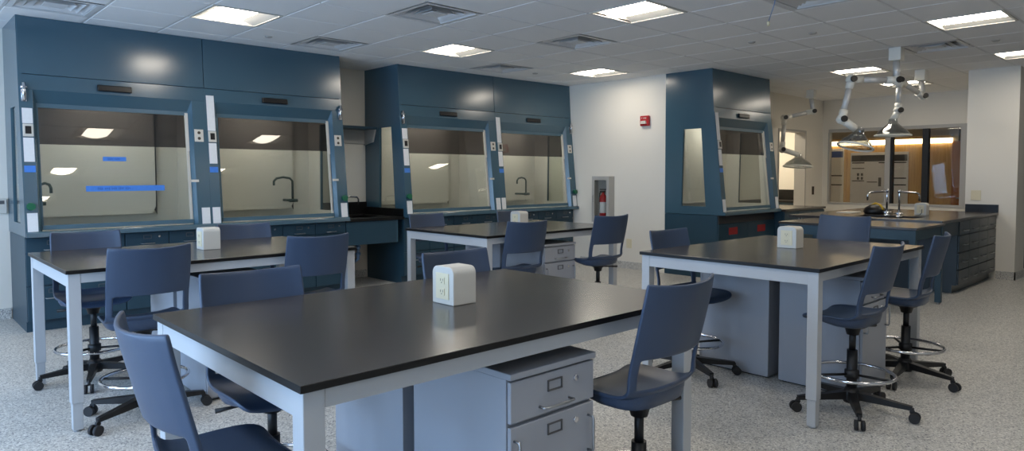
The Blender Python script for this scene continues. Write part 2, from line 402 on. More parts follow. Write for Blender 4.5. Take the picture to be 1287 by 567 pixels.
for (x, y), lab in (((3.11, 7.07), 'small grey sprinkler cover on the ceiling above the left hood pair'), ((7.14, 3.76), 'small sprinkler cover on the ceiling above the single blue hood, left one'),
                    ((7.14, 3.09), 'small sprinkler cover on the ceiling right of the hanging cord'), ((9.0, 1.9), 'small round detector on the ceiling at upper right between two lights'), ((7.03, 7.02), 'small sprinkler cover on the ceiling near the middle hood pair end')):
    o = MB().lathe((0, 0, 0), [(.0001, -.012), (.03, -.012), (.038, -.006), (.042, .0)], 20).build('sprinkler_cover', 'frame_grey'); o.location = (x, y, C)
    tag(o, lab, 'sprinkler', 'small ceiling covers')
# hanging cord
r0 = on_z(979, -22, 2.90); tip = on_z(966, 27, 2.72)
t = thing('hanging_cord', 'thin pale cord with a small tag hanging from the ceiling at top right', 'cord', tuple(r0))
rel = tip-r0
MB().tube([(0, 0, 0), tuple(rel*.5+Vector((.012, 0, -.01))), tuple(rel)], .004, 6).build('wire', 'sky_blue_pvc', t)
MB().tube([tuple(rel), tuple(rel+Vector((-.004, 0, -.035)))], .012, 8).build('plug', 'cream_plastic', t)

# ------------------------------------------------------------------ fume hoods
YB = 7.47                 # front of the ledge line; hood parts use local y from here
LEAN = .107
def lean(p): return Vector((p.x, p.y+(p.z-.88)*LEAN, p.z))
SEAM = 2.372
def frame_poly(mb, x0, x1, hole, depth, front=.0, z0=.88, z1=C, top_y=.192):
    """side wall in the y-z plane with a trapezoid opening, thickness x0..x1"""
    fy = lambda z: min((z-.88)*LEAN+front, 9)
    (a0, a1, zb), (b0, b1, zt) = hole      # bottom y range, top y range
    P = {'A': (fy(z0), z0), 'B': (depth, z0), 'C': (depth, z1), 'D': (top_y, z1), 'E': (fy(SEAM), SEAM)}
    mb.prism([P['A'], P['B'], (a1, zb), (a0, zb)], 'x', x0, x1)
    mb.prism([P['B'], P['C'], (b1, zt), (a1, zb)], 'x', x0, x1)
    mb.prism([P['C'], P['D'], P['E'], (b0, zt), (b1, zt)], 'x', x0, x1)
    mb.prism([P['E'], P['A'], (a0, zb), (b0, zt)], 'x', x0, x1)
HOLE = ((.27, .66, 1.0), (.35, .64, 2.09))
def fume_hood(x0, w, yb, label, left_end, right_end, depth=1.0, strip='left', latch=None, papers=(1, 1), faucet=None, tapes=False, knob=True, right_knob=False):
    t = thing('fume_hood', label, 'fume hood', (x0, yb, 0), 0, 'blue fume hoods')
    L = lambda: MB(lean)
    MB().prism([((SEAM-.88)*LEAN, SEAM+.004), (.205, SEAM+.004), (.215, C-.002), (.190, C-.002)], 'x', .003, w-.003).build('soffit_panel', 'hood_blue', t, .003)
    hd = L().box(0, w, 0, .03, 2.232, SEAM).build('header', 'hood_blue', t, .002)
    # recessed reveal around the opening
    uL, uR, zt, zb = .135, w-.165, 2.115, .985
    rv = L()
    rv.add([(.105, 0, 2.232), (w-.135, 0, 2.232), (uR, .06, zt), (uL, .06, zt)], [(0, 1, 2, 3)])
    rv.add([(.105, 0, 2.232), (uL, .06, zt), (uL, .06, .93), (.105, 0, .93)], [(0, 1, 2, 3)])
    rv.add([(w-.135, 0, 2.232), (w-.135, 0, .93), (uR, .06, .93), (uR, .06, zt)], [(0, 1, 2, 3)])
    rv.build('reveal', 'hood_blue', t)
    L().box(0, .105, 0, .05, .93, 2.232).build('post', 'hood_blue', t, .002)
    L().box(w-.135, w, 0, .05, .93, 2.232).build('post', 'hood_blue', t, .002)
    # ledge / airfoil
    MB().prism([(-.035, .885), (.16, .885), (.16, .925), (0, .935), (-.028, .925)], 'x', 0, w).build('airfoil', 'hood_blue', t)
    MB().box(.03, w-.03, .12, depth-.06, .90, .928).build('work_surface', 'surface_grey', t)
    # interior liner
    li = MB(); li.box(.04, w-.04, depth-.06, depth-.05, .93, 2.34); li.box(.04, w-.04, .24, depth-.05, 2.33, 2.34)
    if left_end: frame_poly(li, .034, .044, HOLE, depth-.05, .10, .93, 2.36, .26)
    else: li.prism([(.11, .93), (depth-.05, .93), (depth-.05, 2.34), (.25, 2.34)], 'x', .03, .04)
    if right_end: frame_poly(li, w-.044, w-.034, HOLE, depth-.05, .10, .93, 2.36, .26)
    else: li.prism([(.11, .93), (depth-.05, .93), (depth-.05, 2.34), (.25, 2.34)], 'x', w-.04, w-.03)
    li.build('liner', 'liner', t)
    b = MB(); b.prism([(.11, 1.02), (w-.34, 1.02), (w-.30, 1.10), (w-.30, 2.25), (.11, 2.25)], 'y', depth-.14, depth-.125)
    b.build('baffle', 'baffle', t, .002)
    MB().prism([(w-.30, 1.06), (w-.27, 1.0), (w-.27, 2.25), (w-.30, 2.25)], 'y', depth-.075, depth-.07).build('baffle_slot', 'slot_dark', t)
    MB().box(.5, w-.5, .40, .52, 2.30, 2.325).build('hood_lamp', 'hood_lamp', t)
    # cap above the hood, and side walls
    for (on, a, b2) in ((left_end, -.003, .03), (right_end, w-.03, w+.003)):
        if on:
            sp = MB(); frame_poly(sp, a, b2, HOLE, depth, -.001, .886); sp.build('side_panel', 'hood_blue', t)
            MB().prism([(HOLE[0][0]-.0, HOLE[0][2]), (HOLE[0][1], HOLE[0][2]), (HOLE[1][1], HOLE[1][2]), (HOLE[1][0], HOLE[1][2])], 'x', (a+b2)/2-.002, (a+b2)/2+.002).build('side_window', 'sash_glass', t)
    # sash
    sa = MB(lean)
    sa.box(uL, uR, .055, .075, 2.075, 2.115); sa.box(uL, uR, .045, .08, .945, .985); sa.box(uL, uL+.012, .058, .075, .985, 2.075)
    sash = sa.build('sash', 'hood_blue_edge', t)
    L().box(uL+.012, uR-.03, .066, .070, .985, 1.735).build('sash_glass', 'sash_glass', sash)
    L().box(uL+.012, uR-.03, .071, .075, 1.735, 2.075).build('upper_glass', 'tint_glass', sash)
    L().box(uR-.03, uR, .05, .062, 1.70, 2.10).build('track_cover', 'white_plastic', sash)
    L().box(uR-.03, uR-.008, .055, .068, .985, 1.70).build('track', 'liner', sash)
    L().box(w-.185, w-.11, -.012, .0, 1.375, 1.40).build('sash_stop', 'white_plastic', t)
    L().box(w*.5-.19, w*.5+.11, -.03, 0, 2.262, 2.322).build('name_bar', 'black_gloss', t, .008)
    # left post notices and the airflow monitor
    zt2 = 2.06 if strip == 'left' else 2.30
    L().box(.015, .095, -.004, 0, 1.92, zt2).build('notice', 'paper', t)
    mo = L().box(.015, .095, -.018, 0, 1.80, 1.915).build('monitor', 'white_plastic', t, .003)
    L().box(.032, .078, -.020, -.018, 1.825, 1.895).build('display', 'black_gloss', mo)
    L().box(.015, .095, -.004, 0, 1.57, 1.79).build('notice', 'paper', t)
    L().box(.012, .098, -.003, 0, 1.475, 1.535).build('blue_tape', 'tape_blue', t)
    if papers[0]: L().box(.015, .095, -.004, 0, .935, 1.105).build('notice', 'paper', t)
    if papers[1]: L().box(w-.095, w-.012, -.004, 0, .935, 1.105).build('notice', 'paper', t)
    def kn(u):
        k = L(); k.cyl((u, -.045, 1.165), .034, .04, 14, 'y'); k.cyl((u, -.005, 1.165), .012, .01, 10, 'y'); k.build('valve_knob', 'green_knob', t)
    if knob: kn(.045)
    if right_knob: kn(w-.05)
    pl = L().box(w-.125, w-.035, -.008, 0, 1.80, 1.93).build('outlet_plate', 'white_plastic', t, .002)
    for zc in (1.835, 1.895): L().cyl((w-.08, -.011, zc), .016, .004, 12, 'y').build('receptacle', 'bronze', pl)
    if latch:
        u = .035 if latch == 'left' else w-.035
        k = L(); k.box(u-.02, u+.02, -.012, 0, 2.12, 2.23); k.cyl((u, -.03, 2.13), .016, .16, 12, 'z'); k.cyl((u-.025, -.028, 2.25), .014, .05, 10, 'x'); k.build('latch', 'chrome', t)
    if faucet:
        (u, yv, z0, z1, du) = faucet
        P = [(u, yv, z0), (u, yv, z1-.05)]+[(u+du*(.5-.5*math.cos(a)), yv, z1-.05+.05*math.sin(a)) for a in (PI*.25, PI*.5, PI*.75)]+[(u+du, yv, z1-.05), (u+du, yv, z1-.10)]
        fa = MB(); fa.tube(P, .014, 10); fa.cyl((u-.05, yv-.02, z0), .022, .10, 10, 'x'); fa.cyl((u, yv, z0), .016, depth-.14-yv, 10, 'y'); fa.build('gooseneck', 'valve_green', t)
    if tapes:
        for (a, b2, z0, z1, ws) in ((.655, .86, 1.585, 1.628, (.70, .81)), (.50, 1.20, 1.29, 1.345, (.60, .90))):
            tp = L().box(a, b2, .063, .0655, z0, z1).build('blue_tape', 'tape_blue', sash)
            zm = (z0+z1)/2; sc = L(); n = int((ws[1]-ws[0])/.012)
            for q in range(n):
                if q % 5 == 4: continue
                u = ws[0]+q*.012; hgt = .006+.008*random.random(); sc.box(u, u+.0035, .0622, .063, zm-hgt, zm+hgt)
                q2 = zm+random.uniform(-.007, .006); sc.box(u, u+.009, .0622, .063, q2-.0015, q2+.0015)
            sc.build('handwriting', 'ink_blue', sash)
    return t
w1 = 1.627; w2 = 1.678; w3 = 1.652
fume_hood(1.006, w1, YB, 'leftmost fume hood bay, with two strips of blue tape across its glass sash', True, False, 1.01, 'left', 'left', (1, 1), (.2, .62, 1.17, 1.37, .1), True)
fume_hood(1.006+w1, w1, YB, 'second fume hood bay from the left, with a dark gooseneck tap behind the glass', False, True, 1.01, 'mid', 'right', (1, 1), (1.20, .62, 1.13, 1.42, -.24), False, False, True)
fume_hood(5.11, w2, YB, 'left bay of the middle fume hood pair, its side window toward the black sink', True, False, 1.01, 'left', 'left', (1, 1))
fume_hood(5.11+w2, w2, YB, 'right bay of the middle fume hood pair, beside the white wall', False, True, 1.01, 'mid', 'right', (1, 1), (1.10, .62, 1.13, 1.40, -.2), False, False, True)
fume_hood(X1, w3, 4.84, 'single fume hood standing out past the white wall with the fire alarm', True, True, .938, 'mid', None, (1, 1), None, False, False)

# ------------------------------------------------------------------ hood base cabinets
def drawer_face(parent, x0, x1, y, z0, z1, m, label=True, handle=True, lock=False, hw=.12, lm='dark_steel'):
    o = MB().box(x0+.004, x1-.004, y, y+.018, z0+.004, z1-.004).build('drawer', m, parent, .003)
    xm = (x0+x1)/2; zt = z1-.03
    if label:
        h = MB()
        for (a, b, c_, d_) in ((-.037, .037, .0, -.005), (-.037, .037, -.035, -.040), (-.037, -.032, 0, -.04), (.032, .037, 0, -.04)): h.box(xm+a, xm+b, y-.005, y, zt+d_, zt+c_)
        h.build('label_holder', lm, o)
    if handle:
        zh = zt-.085 if z1-z0 > .14 else z0+.025
        MB().tube([(xm-hw/2, y, zh), (xm-hw/2, y-.025, zh), (xm-hw/2+.012, y-.03, zh), (xm+hw/2-.012, y-.03, zh), (xm+hw/2, y-.025, zh), (xm+hw/2, y, zh)], .005, 8).build('handle', 'steel', o)
    if lock:
        k = MB().cyl((xm+.11, y-.006, zt-.02), .011, .007, 12, 'y'); k.build('lock', 'chrome', o)
    return o
def base_cabinet(name, label, x0, w, yf, depth, m, cols=2, group=None):
    t = thing(name, label, 'cabinet', (x0, yf, 0), 0, group)
    b = MB(); b.box(0, w, .0185, depth, .10, .88); b.box(.0, w, .07, depth, 0, .10); b.build('body', m, t)
    cw = w/cols
    for c in range(cols):
        for (z0, z1, lab, lk) in ((.735, .875, True, True), (.43, .73, True, False), (.105, .425, True, False)):
            drawer_face(t, c*cw, (c+1)*cw, 0, z0, z1, m, lab, True, lk)
    return t
lab_c = ['blue drawer cabinet at the far left end under the left hood pair', 'blue drawer cabinet under the taped hood, second from the left', 'blue drawer cabinet under the second hood bay, behind the leftmost power box', 'blue drawer cabinet under the left hood pair, next to the sink']
for i in range(4): base_cabinet('base_cabinet', lab_c[i], 1.008+i*w1/2, w1/2-.002, 7.545, .92, 'cab_blue', 2, 'blue base cabinets under the hoods')
lab_c = ['blue drawer cabinet under the middle hood pair, next to the sink', 'blue drawer cabinet under the middle hood pair, second from the sink', 'blue drawer cabinet under the middle hood pair, third from the sink', 'blue drawer cabinet under the middle hood pair, against the white wall']
for i in range(4): base_cabinet('base_cabinet', lab_c[i], 5.112+i*w2/2, w2/2-(.004 if i < 3 else .02), 7.545, .92, 'cab_blue', 2, 'blue base cabinets under the hoods')
t = thing('base_cabinet', 'blue safety cabinet with two red-signed doors under the single hood', 'cabinet', (X1+.002, 4.91, 0))
b = MB(); b.box(0, w3-.004, .0185, .868, .10, .88); b.box(0, w3-.004, .07, .868, 0, .10); b.build('body', 'cab_blue', t)
MB().box(.01, w3-.014, .004, .019, .765, .875).build('valance', 'slot_dark', t)
for a in (0, 1):
    dr = MB().box(.006+a*.822, .006+a*.822+.815, 0, .018, .11, .755).build('door', 'cab_blue', t, .003)
    MB().box(.28+a*.822, .52+a*.822, -.003, 0, .60, .70).build('red_sign', 'red_sign', dr)
    MB().cyl((.75-a*.0+a*.14-.0, -.02, .5), .008, .02, 10, 'y').build('knob', 'steel', dr)

# sink run between the hood pairs
t = thing('sink_counter', 'black sink counter with blue apron between the two hood pairs', 'counter', (4.265, 7.52, 0))
W = .840
tp = MB(); tp.box(0, .14, 0, .955, .865, .90); tp.box(.66, W, 0, .955, .865, .90); tp.box(.14, .66, 0, .22, .865, .90); tp.box(.14, .66, .72, .955, .865, .90); tp.build('worktop', 'epoxy_dark', t)
sk = MB(); sk.box(.14, .66, .22, .72, .66, .67); sk.box(.13, .14, .22, .72, .66, .88); sk.box(.66, .67, .22, .72, .66, .88); sk.box(.13, .67, .21, .22, .66, .88); sk.box(.13, .67, .72, .73, .66, .88)
sk.build('basin', 'epoxy_dark', t)
MB().box(0, W, .935, .955, .90, 1.07).build('backsplash', 'epoxy_dark', t)
MB().box(W-.02, W, .02, .935, .90, 1.0).build('side_splash', 'epoxy_dark', t)
MB().box(.0, W-.11, .02, .04, .57, .862).build('apron', 'cab_blue', t, .003)
MB().box(W-.11, W-.09, .02, .04, .57, .862).build('apron_strip', 'hood_blue', t)
fa = MB(); fa.tube([(.40, .86, .90), (.40, .86, 1.10), (.42, .86, 1.14), (.52, .84, 1.15), (.62, .82, 1.14), (.64, .82, 1.11), (.64, .82, 1.05)], .011, 10); fa.cyl((.40, .86, .90), .026, .03, 14)
fa.cyl((.30, .85, .93), .008, .1, 8, 'x'); fa.build('tap', 'chrome', t)
dp = MB(); dp.tube([(.42, .47, .66), (.42, .47, .50), (.42, .47, .34), (.42, .58, .28), (.42, .70, .34), (.42, .93, .36)], .022, 10)
for q in range(3): dp.lathe((.42, .47, .38+.09*q), [(.022, 0), (.034, .006), (.034, .036), (.022, .042)], 14)
dp.build('drain_pipe', 'sky_blue_pvc', t)
t = thing('wall_shelf', 'blue wall shelf with pale angled end above the black sink', 'shelf', (4.27, YW, 0))
MB().box(0, .83, -.33, -.002, 2.07, 2.105).build('board', 'cab_blue', t, .003)
MB().prism([(-.005, 2.07), (-.30, 2.07), (-.24, 1.90), (-.005, 1.86)], 'x', .81, .83).build('end_bracket', 'frame_grey', t)
MB().prism([(-.005, 2.07), (-.30, 2.07), (-.24, 1.90), (-.005, 1.86)], 'x', .0, .02).build('end_bracket', 'frame_grey', t)
MB().box(.02, .81, -.03, -.012, 1.88, 2.07).build('back_rail', 'frame_grey', t)

# ------------------------------------------------------------------ lab tables
TX = (.77, 3.85); TY = (1.60, 4.43); TL, TWD, TZ = 1.82, 1.23, .92
def shade_edges(o):
    o.data.materials.append(M['epoxy_dark'])  # same slab as the top; sides coloured darker to imitate their dim floor reflection
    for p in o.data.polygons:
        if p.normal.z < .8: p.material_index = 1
def lab_table(x, y, label):
    t = thing('lab_table', label, 'table', (x, y, 0), 0, 'lab tables with black tops')
    tt = MB().box(0, TL, 0, TWD, TZ-.022, TZ).build('table_top', 'epoxy_black', t, .0025)
    shade_edges(tt)
    i, s = .012, .062
    for (a, b, c_, d_, zb) in ((i+s, TL-i-s, i+.002, i+.03, TZ-.076), (i+s, TL-i-s, TWD-i-.03, TWD-i-.002, TZ-.076), (i+.002, i+.03, i+s, TWD-i-s, TZ-.098), (TL-i-.03, TL-i-.002, i+s, TWD-i-s, TZ-.098)):
        MB().box(a, b, c_, d_, zb, TZ-.0225).build('apron', 'table_metal', t, .002)
    for ax in (i, TL-i-s):
        for ay in (i, TWD-i-s):
            l = MB().box(ax, ax+s, ay, ay+s, .165, TZ-.0225).build('leg', 'table_metal', t, .003)
            MB().box(ax+.006, ax+s-.006, ay+.006, ay+s-.006, .012, .165).build('leg_sleeve', 'table_metal', l, .002)
            MB().lathe((ax+s/2, ay+s/2, 0), [(.0001, 0), (.019, 0), (.021, .008), (.01, .013), (.0001, .013)], 14).build('levelling_foot', 'steel', l)
    return t
TABLES = [('T0', 0, 0, 'large black-topped lab table in the foreground, nearest the viewer'), ('TL', 0, 1, 'black-topped lab table at left, in front of the taped fume hood'),
          ('TB', 1, 1, 'black-topped lab table farthest back, in front of the middle hood pair'), ('TR', 1, 0, 'black-topped lab table at right, before the single fume hood')]
LAB_P = {'T0': ('grey two-drawer pedestal with label holders under the foreground table', 'grey pedestal at the far side beneath the foreground table, back to the drawers'),
         'TL': ('grey pedestal under the left table, on its near side', 'grey pedestal under the left table, on the hood side'),
         'TB': ('grey two-drawer pedestal under the farthest table, right of a chair back', 'grey pedestal under the farthest table, on the hood side'),
         'TR': ('grey pedestal under the right table, beside the two near stools', 'grey pedestal with reflections under the right table, on the far side')}
LAB_B = {'T0': 'white power outlet box on the foreground table', 'TL': 'white power outlet box on the left table', 'TB': 'white power outlet box on the farthest table, behind a chair back', 'TR': 'white power outlet box on the right table'}
PW, PD, PH = .43, .552, .79
def pedestal():
    t = thing('drawer_pedestal', '', 'cabinet', group='grey pedestals under the tables')
    MB().box(0, PW, .02, PD, .012, PH-.022).build('body', 'ped_metal', t, .003)
    MB().box(-.003, PW+.003, -.006, PD+.002, PH-.022, PH).build('top_cap', 'ped_metal', t, .003)
    MB().box(.02, PW-.02, .03, PD-.02, 0, .012).build('plinth', 'black_plastic', t)
    for (z0, z1) in ((.615, PH-.026), (.02, .61)):
        d = drawer_face(t, 0, PW, 0, z0, z1, 'ped_metal', True, z0 > .5, True, .15)
        if z0 < .5:
            for u in (.02, PW-.035): MB().tube([(u, 0, .56), (u, -.024, .56), (u, -.028, .55), (u, -.028, .44), (u, -.024, .43), (u, 0, .43)], .005, 8).build('handle', 'steel', d)
    return t
PROTO = pedestal(); used = False
def power_box():
    t = thing('power_box', '', 'outlet box', group='white power boxes on the tables')
    n = 6; prof = [(-.07, .0), (-.07, .125)]+[(-.07+.03*(1-math.cos(PI/2*k/n)), .125+.03*math.sin(PI/2*k/n)) for k in range(1, n+1)]
    prof += [(-p[0], p[1]) for p in reversed(prof)]
    MB().prism(prof, 'x', -.066, .054).build('housing', 'white_plastic', t, .004)
    for sx in (-1, 1):
        pl = MB().box(-.069 if sx < 0 else .054, -.066 if sx < 0 else .057, -.042, .042, .022, .128).build('face_plate', 'cream_plastic', t)
        for zc in (.052, .098):
            o = MB().box(-.0715 if sx < 0 else .057, -.069 if sx < 0 else .0595, -.017, .017, zc-.014, zc+.014).build('receptacle', 'cream_plastic', pl, .001)
            k = MB()
            for yy in (-.007, .007): k.box(-.0722 if sx < 0 else .0596, -.0716 if sx < 0 else .0602, yy-.001, yy+.001, zc-.002, zc+.008)
            k.cyl((-.0722 if sx < 0 else .0596, 0, zc-.008), .0025, .0006, 8, 'x')
            # slots stay with the receptacle mesh
            k.v and o.data.materials.append(M['bronze'])
            bm = bmesh.new(); bm.from_mesh(o.data); off = len(bm.verts)
            vv = [bm.verts.new(p) for p in k.v]
            for f_ in k.f: nf = bm.faces.new([vv[q] for q in f_]); nf.material_index = 1
            bm.to_mesh(o.data); bm.free()
    return t
BOX = power_box(); bused = False
for (k, ix, iy, lab) in TABLES:
    x, y = TX[ix], TY[iy]; lab_table(x, y, lab)
    for q in (0, 1):
        o = PROTO if not used else copy_tree(PROTO); used = True
        if q == 0: o.location = (x+.75, y+.035, 0)
        else: o.location = (x+.75+PW, y+1.215, 0); o.rotation_euler = (0, 0, PI)
        o['label'] = LAB_P[k][q]
    o = BOX if not bused else copy_tree(BOX); bused = True
    o.location = (x+.99, y+.625, TZ); o['label'] = LAB_B[k]

# ------------------------------------------------------------------ stools
def stool():
    t = thing('lab_stool', '', 'chair', group='blue lab stools')
    prof = [(.228, .548, .170), (.222, .565, .196), (.198, .580, .208), (.14, .588, .216), (.04, .585, .220), (-.06, .584, .222), (-.115, .596, .222), (-.143, .626, .221), (-.147, .634, .221), (-.153, .648, .221), (-.168, .69, .220),
            (-.181, .745, .220), (-.184, .757, .220), (-.187, .768, .220), (-.203, .83, .222), (-.220, .90, .222), (-.238, .97, .221), (-.249, 1.020, .219), (-.252, 1.032, .214)]
    us = [-1, -.975, -.90, -.84, -.78, -.45, 0, .45, .78, .84, .90, .975, 1]
    vs = []; fs = []
    for i, (y, z, hw) in enumerate(prof):
        bk = min(1, max(0, (z-.59)/.10)) if y < 0 else 0
        for u in us:
            a = abs(u)
            dy = bk*.060*u*u; dz = (1-bk)*(.020*a**3) + (.014*u*u if z > 1.0 else 0)
            hww = hw
            if y < -.05 and z < .70: dy += (1-bk)*.02*u*u
            vs.append((u*hww, y+dy, z+dz))
    n = len(us)
    for i in range(len(prof)-1):
        for j in range(n-1):
            if 8 <= i <= 11 and 3 <= j <= 8: continue
            fs.append((i*n+j, i*n+j+1, (i+1)*n+j+1, (i+1)*n+j))
    me = bpy.data.meshes.new('shell'); me.from_pydata(vs, [], fs); me.materials.append(M['chair_blue'])
    o = bpy.data.objects.new('shell', me); COL.objects.link(o)
    sd = o.modifiers.new('s', 'SOLIDIFY'); sd.thickness = .015; sd.offset = 0
    ss = o.modifiers.new('ss', 'SUBSURF'); ss.levels = 1; ss.render_levels = 1
    dg = bpy.context.evaluated_depsgraph_get(); ev = bpy.data.meshes.new_from_object(o.evaluated_get(dg))
    bpy.data.objects.remove(o)
    for nm, keep in (('seat', lambda c: c.z < .655), ('backrest', lambda c: c.z >= .655)):
        bm = bmesh.new(); bm.from_mesh(ev)
        bmesh.ops.recalc_face_normals(bm, faces=bm.faces)
        bmesh.ops.delete(bm, geom=[f for f in bm.faces if not keep(f.calc_center_median())], context='FACES')
        m2 = bpy.data.meshes.new(nm); bm.to_mesh(m2); bm.free()
        for p in m2.polygons: p.use_smooth = True
        if not m2.materials: m2.materials.append(M['chair_blue'])
        link(nm, m2, t)
    MB().lathe((0, -.0, 0), [(.0001, .545), (.08, .545), (.084, .530), (.066, .520), (.045, .512), (.034, .475), (.0001, .473)], 20).build('mechanism', 'black_plastic', t)
    pan = MB(); NR = 36; rings = []
    for (sc, dz) in ((1.0, .0), (.99, -.028), (.94, -.044), (.70, -.054), (.25, -.057)):
        for k in range(NR):
            a = 2*PI*k/NR; cx, sy = math.cos(a), math.sin(a); e_ = .62
            x = .214*sc*math.copysign(abs(cx)**e_, cx); y = .035+.168*sc*math.copysign(abs(sy)**e_, sy)
            depth = 1.0 if y < .05 else max(.42, 1-(y-.05)/.24)
            rings.append((x*.975, y, .586+.018*(abs(x)/.214)**3+.045*max(0, (-y-.05)/.083)**2*(1 if sc > .97 else .3)+dz*depth))
    pf = [(i*NR+k, i*NR+(k+1) % NR, (i+1)*NR+(k+1) % NR, (i+1)*NR+k) for i in range(4) for k in range(NR)]+[tuple(4*NR+k for k in range(NR))]
    pan.add(rings, pf, True); pan.build('seat_pan', 'chair_blue', t)
    MB().tube([(.03, -.02, .520), (.14, -.04, .514), (.21, -.05, .510)], [.006, .006, .011], 8).build('lever', 'black_plastic', t)
    po = MB().cyl((0, 0, .08), .030, .30, 18).build('post', 'black_plastic', t)
    MB().cyl((0, 0, .38), .019, .12, 16).build('piston', 'black_plastic', po)
    rg = MB().tube([(.235*math.cos(2*PI*k/40), .235*math.sin(2*PI*k/40), .24) for k in range(40)], .0105, 10, True).build('foot_ring', 'chrome', t)
    sp = MB()
    for k in range(3):
        a = 2*PI*k/3+.5; sp.tube([(.03*math.cos(a), .03*math.sin(a), .23), (.232*math.cos(a), .232*math.sin(a), .237)], .008, 8)
    sp.lathe((0, 0, 0), [(.031, .205), (.042, .21), (.042, .255), (.031, .26)], 18); sp.build('ring_spokes', 'black_plastic', rg)
    MB().lathe((0, 0, 0), [(.0001, .06), (.045, .06), (.052, .08), (.05, .125), (.034, .15), (.0001, .15)], 20).build('hub', 'black_plastic', t)
    leg = MB(); leg.frustum((.03, 0, .105), (.325, 0, .083), (.026, .024), (.014, .012))
    lm = leg.mesh('leg', 'black_plastic')
    ca = MB(); ca.cyl((.325, 0, .055), .009, .03, 10)
    for sy in (-1, 1):
        n_ = 18; ca.cyl((.338, sy*.009 if sy > 0 else -.027, .0295), .0295, .018, n_, 'y')
    ca.tube([(.325, -.008, .062), (.325, .008, .062)], .014, 10)
    cm = ca.mesh('caster', 'rubber')
    for k in range(5):
        l = link('leg', lm, t); l.rotation_euler = (0, 0, 2*PI*k/5+.35)
        link('caster', cm, l)
    return t
ST = stool(); sused = False
R_ = math.radians
STOOLS = [(0.73, 2.07, 0, 0, 0, 'blue stool at lower left, at the end of the foreground table'),
          (1.18, 2.71, -92, 0, 36, 'blue stool on the far side of the foreground table, left one'),
          (2.28, 2.69, -91, 0, 0, 'blue stool behind the power box on the far side of the foreground table'),
          (2.21, 1.62, 90, .015, 44, 'large blue stool in the right foreground, its back to the viewer'),
          (1.12, 5.52, -92, 0, 36, 'blue stool on the hood side of the left table, in front of the taped hood'),
          (1.17, 4.48, 88, 0, -8, 'blue stool on the near side of the left table, close to its left corner'),
          (2.269, 5.54, -94, 0, 0, 'blue stool on the hood side of the left table, right of the power box'),
          (2.24, 4.5, 85, 0, 50, 'blue stool on the near side of the left table, toward its right end'),
          (4.26, 5.68, -91, 0, 36, 'blue stool on the hood side of the farthest table, left one near the sink'),
          (5.3485, 5.54, -93, 0, 0, 'blue stool on the hood side of the farthest table, behind the power box'),
          (4.25, 4.5, 82, 0, -14, 'blue stool on the near side of the farthest table, left of the drawers'),
          (5.25, 4.36, 82, .017, 44, 'blue stool in front of the fire extinguisher cabinet, at the farthest table'),
          (4.31, 2.72, -94, 0, 24, 'blue stool on the far side of the right table, below the single hood'),
          (5.95, 2.36, 177, 0.05, 0, 'blue stool at the far end of the right table, facing the viewer'),
          (4.34, 1.6, 88, 0, -8, 'blue stool at the right table, nearer of the two on its near side'),
          (5.31, 1.60, 96, 0, 40, 'blue stool at the right table, farther of the two on its near side')]
for i, (x, y, a, dz, la, lab) in enumerate(STOOLS):
    o = ST if not sused else copy_tree(ST); sused = True
    o.location = (x, y, 0); o.rotation_euler = (0, 0, R_(a-90)); o['label'] = lab
    nl = 0
    for c in ALLKIDS(o):      # swivel the star base
        if c.name.split('.')[0] == 'leg': c.rotation_euler = (0, 0, R_(la+72*nl-(a-90))); nl += 1
    if dz:
        for c in ALLKIDS(o):
            if c.name.split('.')[0] in ('seat', 'seat_pan', 'backrest', 'mechanism', 'lever', 'post'): c.location.z += dz
            if c.name.split('.')[0] == 'post': c.location.z -= dz*.6

# ------------------------------------------------------------------ white wall: extinguisher cabinet, alarm, outlet
t = thing('extinguisher_cabinet', 'grey framed glass-front fire extinguisher cabinet on the white wall', 'cabinet', (X1, 6.88, 0))
xf = -.13
cb = MB(); cb.box(xf, 0, -.17, -.155, .70, 1.42); cb.box(xf, 0, .155, .17, .70, 1.42); cb.box(xf, 0, -.155, .155, .70, .715); cb.box(xf, 0, -.155, .155, 1.405, 1.42); cb.box(-.01, 0, -.155, .155, .715, 1.405); cb.build('case', 'frame_grey', t)
dr = MB(); dr.box(xf-.012, xf, -.17, -.12, .70, 1.42); dr.box(xf-.012, xf, .12, .17, .70, 1.42); dr.box(xf-.012, xf, -.12, .12, .70, .75); dr.box(xf-.012, xf, -.12, .12, 1.36, 1.42)
dr = dr.build('door', 'frame_grey', t)
MB().box(xf-.008, xf-.005, -.12, .12, .75, 1.36).build('glass', 'clear_glass', dr)
MB().tube([(xf-.012, .14, 1.12), (xf-.03, .14, 1.12), (xf-.03, .14, 1.02), (xf-.012, .14, 1.02)], .006, 8).build('handle', 'steel', dr)
t = thing('fire_extinguisher', 'red fire extinguisher with white label inside the wall cabinet', 'extinguisher', (X1-.068, 6.88, .716))
MB().lathe((0, 0, 0), [(.0001, 0), (.05, 0), (.056, .01), (.056, .36), (.045, .40), (.02, .425), (.018, .45), (.0001, .45)], 20).build('cylinder', 'red_paint', t)
MB().lathe((0, 0, 0), [(.0568, .13), (.0568, .30)], 20).build('label_sleeve', 'paper', t)
hd = MB(); hd.box(-.012, .012, -.03, .06, .45, .475); hd.box(-.01, .01, -.05, .06, .49, .505); hd.build('valve', 'black_plastic', t)
MB().tube([(0, .03, .46), (-.01, .06, .44), (-.015, .063, .30), (-.01, .062, .18)], .009, 8).build('hose', 'black_plastic', t)
t = thing('fire_alarm', 'red fire alarm strobe high on the white wall', 'fire alarm', (X1, 6.125, 2.245))
MB().box(-.05, -.001, -.075, .075, -.075, .075).build('housing', 'red_paint', t, .008)
MB().prism([(-.05, -.045), (.05, -.045), (.04, .0), (-.04, .0)], 'x', -.075, -.05).build('strobe', 'white_plastic', t)
ltr = MB(); k = MB()
